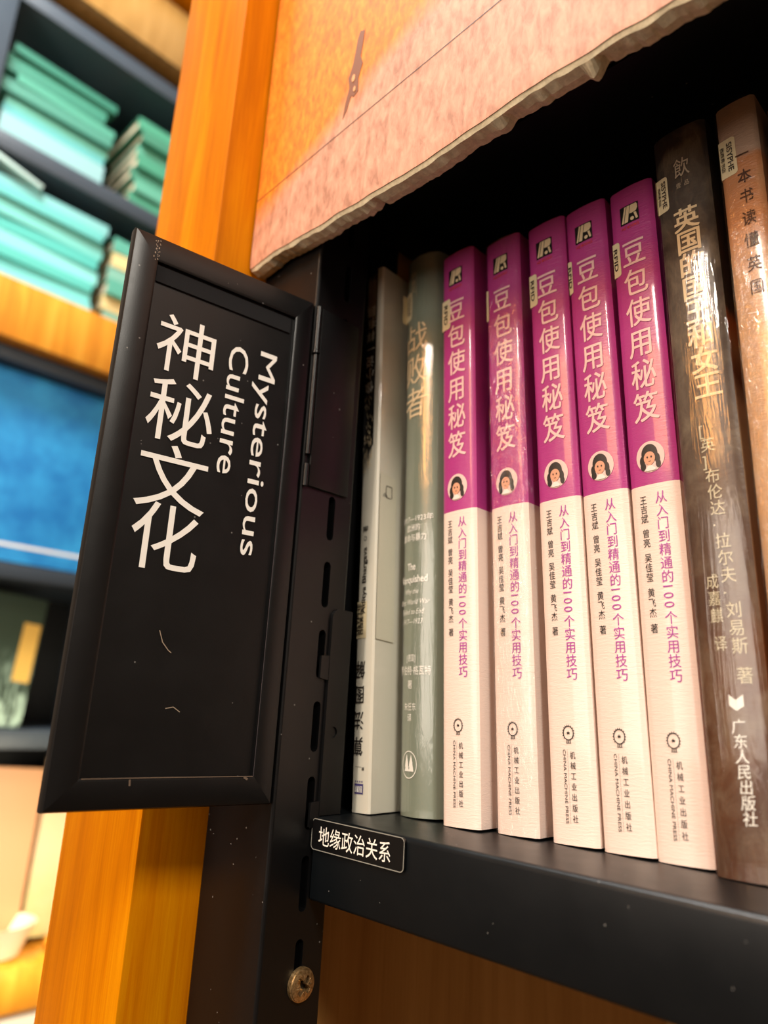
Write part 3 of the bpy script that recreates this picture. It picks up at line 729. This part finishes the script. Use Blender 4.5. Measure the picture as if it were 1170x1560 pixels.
# ------------------------------------------------------------ far bookcase (left)
XB = -5.9
fc = empty('far_bookcase', W(XB-.6, 1.9, FZ)); tag(fc, 'far bookcase of black metal shelves and orange timber rails, beyond the wooden post', 'bookcase')
def fbox(nm, x0, x1, y0, y1, z0, z1, mat, bev=0.0):
    return from_bm(nm, box_bm(x0-XB+.6, x1-XB+.6, y0-1.9, y1-1.9, z0-FZ, z1-FZ, bev), mat, fc, smooth=bool(bev))
for z0, z1 in ((5.76, 5.93), (4.28, 4.44), (2.98, 3.14), (2.50, 2.62), (-.47, -.33), (-2.12, -2.00)):
    fbox('shelf', XB-1.2, XB, 1.12, 2.95, z0, z1, M['metal_plain'], .008)
fbox('upright', XB-.1, XB+.03, .55, 1.13, FZ, CZ, M['metal_plain'], .01)
fbox('back_sheet', XB-1.28, XB-1.2, .6, 2.95, FZ, CZ, M['metal_dark'])
fbox('end_sheet', XB-1.2, XB, 2.92, 2.97, FZ, CZ, M['metal_plain'])
fbox('timber_rail', XB-.4, XB+.12, .4, 2.95, 2.63, 3.13, M['wood_band'], .01)
fbox('timber_rail', XB-.4, XB+.12, .4, 2.95, 6.06, 6.75, mat_wood('crown_wood', '84602e', '94703a', 'a07c46'), .01)
fbox('timber_rail', XB-.4, XB+.3, .4, 2.95, 6.85, 7.5, M['wood'], .01)
fbox('timber_rail', XB-.3, XB+.26, .4, 2.95, -2.20, -1.87, M['wood_band'], .09)
def flat_book(z, th, y0, y1, dx, col, lab, grp, depth=.75, yaw=0):
    r = empty('stacked_book', W(XB-.05+dx, (y0+y1)/2, z), (0, 0, yaw)); L = y1-y0
    tag(r, lab, 'book', grp)
    m = plain('cover_'+col, col, .45)
    b = bmesh.new(); t = .014
    box_bm(-depth, 0, -L/2, L/2, 0, t, .003, 1, b); box_bm(-depth, 0, -L/2, L/2, th-t, th, .003, 1, b); box_bm(-t, 0, -L/2, L/2, t, th-t, 0, 1, b)
    from_bm('cover', b, m, r); from_bm('page_block', box_bm(-depth+.02, -t, -L/2+.015, L/2-.015, t, th-t), M['pages'], r)
random.seed(11)
def stack(z, ths, y0, y1, cols, place, grp, skew=.06):
    n = len(ths)
    for i, th in enumerate(ths):
        a, b = random.uniform(-skew, skew), random.uniform(-skew, skew)
        word = ['lowest', 'second', 'third', 'fourth', 'fifth', 'sixth', 'seventh', 'eighth', 'ninth'][i] if i < n-1 else 'topmost'
        flat_book(z, th-.004, y0+a, y1+b, random.uniform(-.04, .03), cols[i % len(cols)], '%s flat book of %s' % (word, place), grp, yaw=random.uniform(-.03, .03)); z += th
stack(4.442, [.20, .12, .10, .13, .08, .10, .10, .09], 1.20, 2.08, ['84b0b4', '58a0a0', '5aa08e', '3f8070', '4a9480', '2f7462', '3c8672', '2a6e5c'], 'the upper left teal stack in the far bookcase', 'teal books in the upper left stack')
stack(4.442, [.15, .14, .13, .15, .14, .12, .13], 2.36, 2.88, ['3f8a70', '58a08a', '3a7a64'], 'the upper stack nearest the wooden post', 'teal books in the upper stack by the post', .03)
stack(3.142, [.13, .11, .10, .14, .12, .15, .10, .12], 1.18, 2.20, ['7cccd0', '70c8c4', '58bcb4', '84d4d0', '50b4ac', '74c8c0', '64bcb8', '78b8b8'], 'the lower left teal stack in the far bookcase', 'teal books in the lower left stack', .04)
stack(3.142, [.16, .14, .16, .15, .15, .15], 2.30, 2.88, ['7ab0a0', 'd8c890', '58a896'], 'the lower stack nearest the wooden post', 'pale books in the lower stack by the post', .02)
# leaning thin book on the lower left stack
o = box('leaning_book', XB-.5, XB-.02, 1.02, 1.62, 4.175, 4.215, plain('pale_cover', 'b0ccc8', .5), bev=.004); o.rotation_euler = (math.radians(-14), 0, 0)
tag(o, 'pale thin book lying slanted on top of the lower left teal stack', 'book')
def face_book(nm, y0, y1, z0, z1, th, mat, label, dx=0, ry=-.10, rx=0.0):
    r = empty(nm, W(XB-.12+dx, (y0+y1)/2, z0), (rx, ry, 0)); tag(r, label, 'book')
    L = y1-y0; H = z1-z0; b = bmesh.new(); t = .016
    box_bm(-t, 0, -L/2, L/2, 0, H, .004, 1, b); box_bm(-th, -th+t, -L/2, L/2, 0, H, .004, 1, b); box_bm(-th+t, -t, -L/2, -L/2+t, 0, H, 0, 1, b)
    from_bm('cover', b, mat, r); from_bm('page_block', box_bm(-th+t, -t, -L/2+t, L/2-.012, .01, H-.01), M['pages'], r); return r
t = NT('blue_cover'); n = t.noise(t.coord(), 18, 4, .6); t.set(Base_Color=t.ramp(n, [(.35, lin('0a74bc')), (.65, lin('2c9cdc'))]), Roughness=.5, Coat_Weight=.2)
r = face_book('blue_book', 1.50, 2.72, .92, 2.49, .12, t.m, 'bright blue book displayed cover-out in the far bookcase, half hidden by the sign', .03, -.02)
from_bm('cover_band', box_bm(0, .002, -.60, .60, .12, .145), M['white_ink'], r)
fbox('shelf', XB-1.2, XB, 1.12, 2.95, .78, .90, M['metal_plain'], .008)
t = NT('dark_green_cover'); v = t.coord((30, 90, 22), (.5, 0, 0)); n = t.noise(v, 1, 4, .6, 1.2); tc = t.new('ShaderNodeTexCoord'); s3 = t.new('ShaderNodeSeparateXYZ'); t.l(tc.outputs['Object'], s3.inputs[0])
lowf = t.ramp(t.math('DIVIDE', s3.outputs['Z'], .85*S), [(.1, (1, 1, 1, 1)), (.7, (.0, .0, .0, 1))])
t.set(Base_Color=t.mix(t.math('MULTIPLY', lowf, t.ramp(n, [(.45, (0, 0, 0, 1)), (.6, (1, 1, 1, 1))])), lin('26382a'), lin('a8c4b0')), Roughness=.5)
r = face_book('green_book', 1.55, 2.24, -.292, .72, .12, t.m, 'dark green book with pale grasses on its cover, under the blue book', .0, -.12, -.10)
b = box_bm(0, .003, .20, .33, .34, .80); from_bm('yellow_band', b, plain('yellow_band', 'd0a850', .5), r)
face_book('beige_book', 1.60, 2.46, -1.83, -.60, .12, plain('tan_cover', 'c89468', .5, grain=.4), 'tan book displayed cover-out on the lowest visible shelf of the far bookcase', .02, -.10, -.06)
t = NT('cream_cover'); n = t.noise(t.coord(), 30, 4, .6); tc = t.new('ShaderNodeTexCoord'); s3 = t.new('ShaderNodeSeparateXYZ'); t.l(tc.outputs['Object'], s3.inputs[0])
lowf = t.ramp(t.math('DIVIDE', s3.outputs['Z'], 1.2*S), [(.2, (1, 1, 1, 1)), (.5, (.0, .0, .0, 1))])
t.set(Base_Color=t.mix(t.math('MULTIPLY', lowf, n), lin('d8b890'), lin('a8a860')), Roughness=.5)
face_book('cream_book', 2.50, 2.90, -1.83, -.56, .12, t.m, 'cream book with a leafy lower cover, between the tan book and the wooden post', .0, -.08, -.06)
# small pot and knob on the ledge
def lathe(nm, prof_, loc, mat, label, cat, seg=28):
    b = bmesh.new(); rows = []
    for r_, z in prof_: rows.append([b.verts.new(Vector((r_*math.cos(2*math.pi*i/seg), r_*math.sin(2*math.pi*i/seg), z))*S) for i in range(seg)])
    for a, c in zip(rows, rows[1:]):
        for i in range(seg): b.faces.new((a[i], a[(i+1) % seg], c[(i+1) % seg], c[i]))
    b.faces.new(rows[0][::-1]); b.faces.new(rows[-1])
    return tag(from_bm(nm, b, mat, None, W(*loc), smooth=True), label, cat)
lathe('cream_bowl', [(.10, 0), (.14, .02), (.22, .22), (.23, .23), (.21, .22), (.12, .04), (.02, .03)], (XB+.02, 2.30, -1.87), plain('cream_glaze', 'e8dcc0', .3), 'cream bowl standing on the bottom timber ledge at the left edge', 'bowl')
lathe('wooden_ornament', [(.06, 0), (.085, .03), (.09, .07), (.07, .10), (.03, .115)], (XB+.10, 2.68, -1.87), M['wood_band'], 'small round orange timber ornament on the bottom ledge beside the wooden post', 'ornament')
fbox('drawer_front', XB-.3, XB+.2, .4, 2.95, -3.4, -2.22, plain('white_panel', 'e0dcd2', .5), .01)
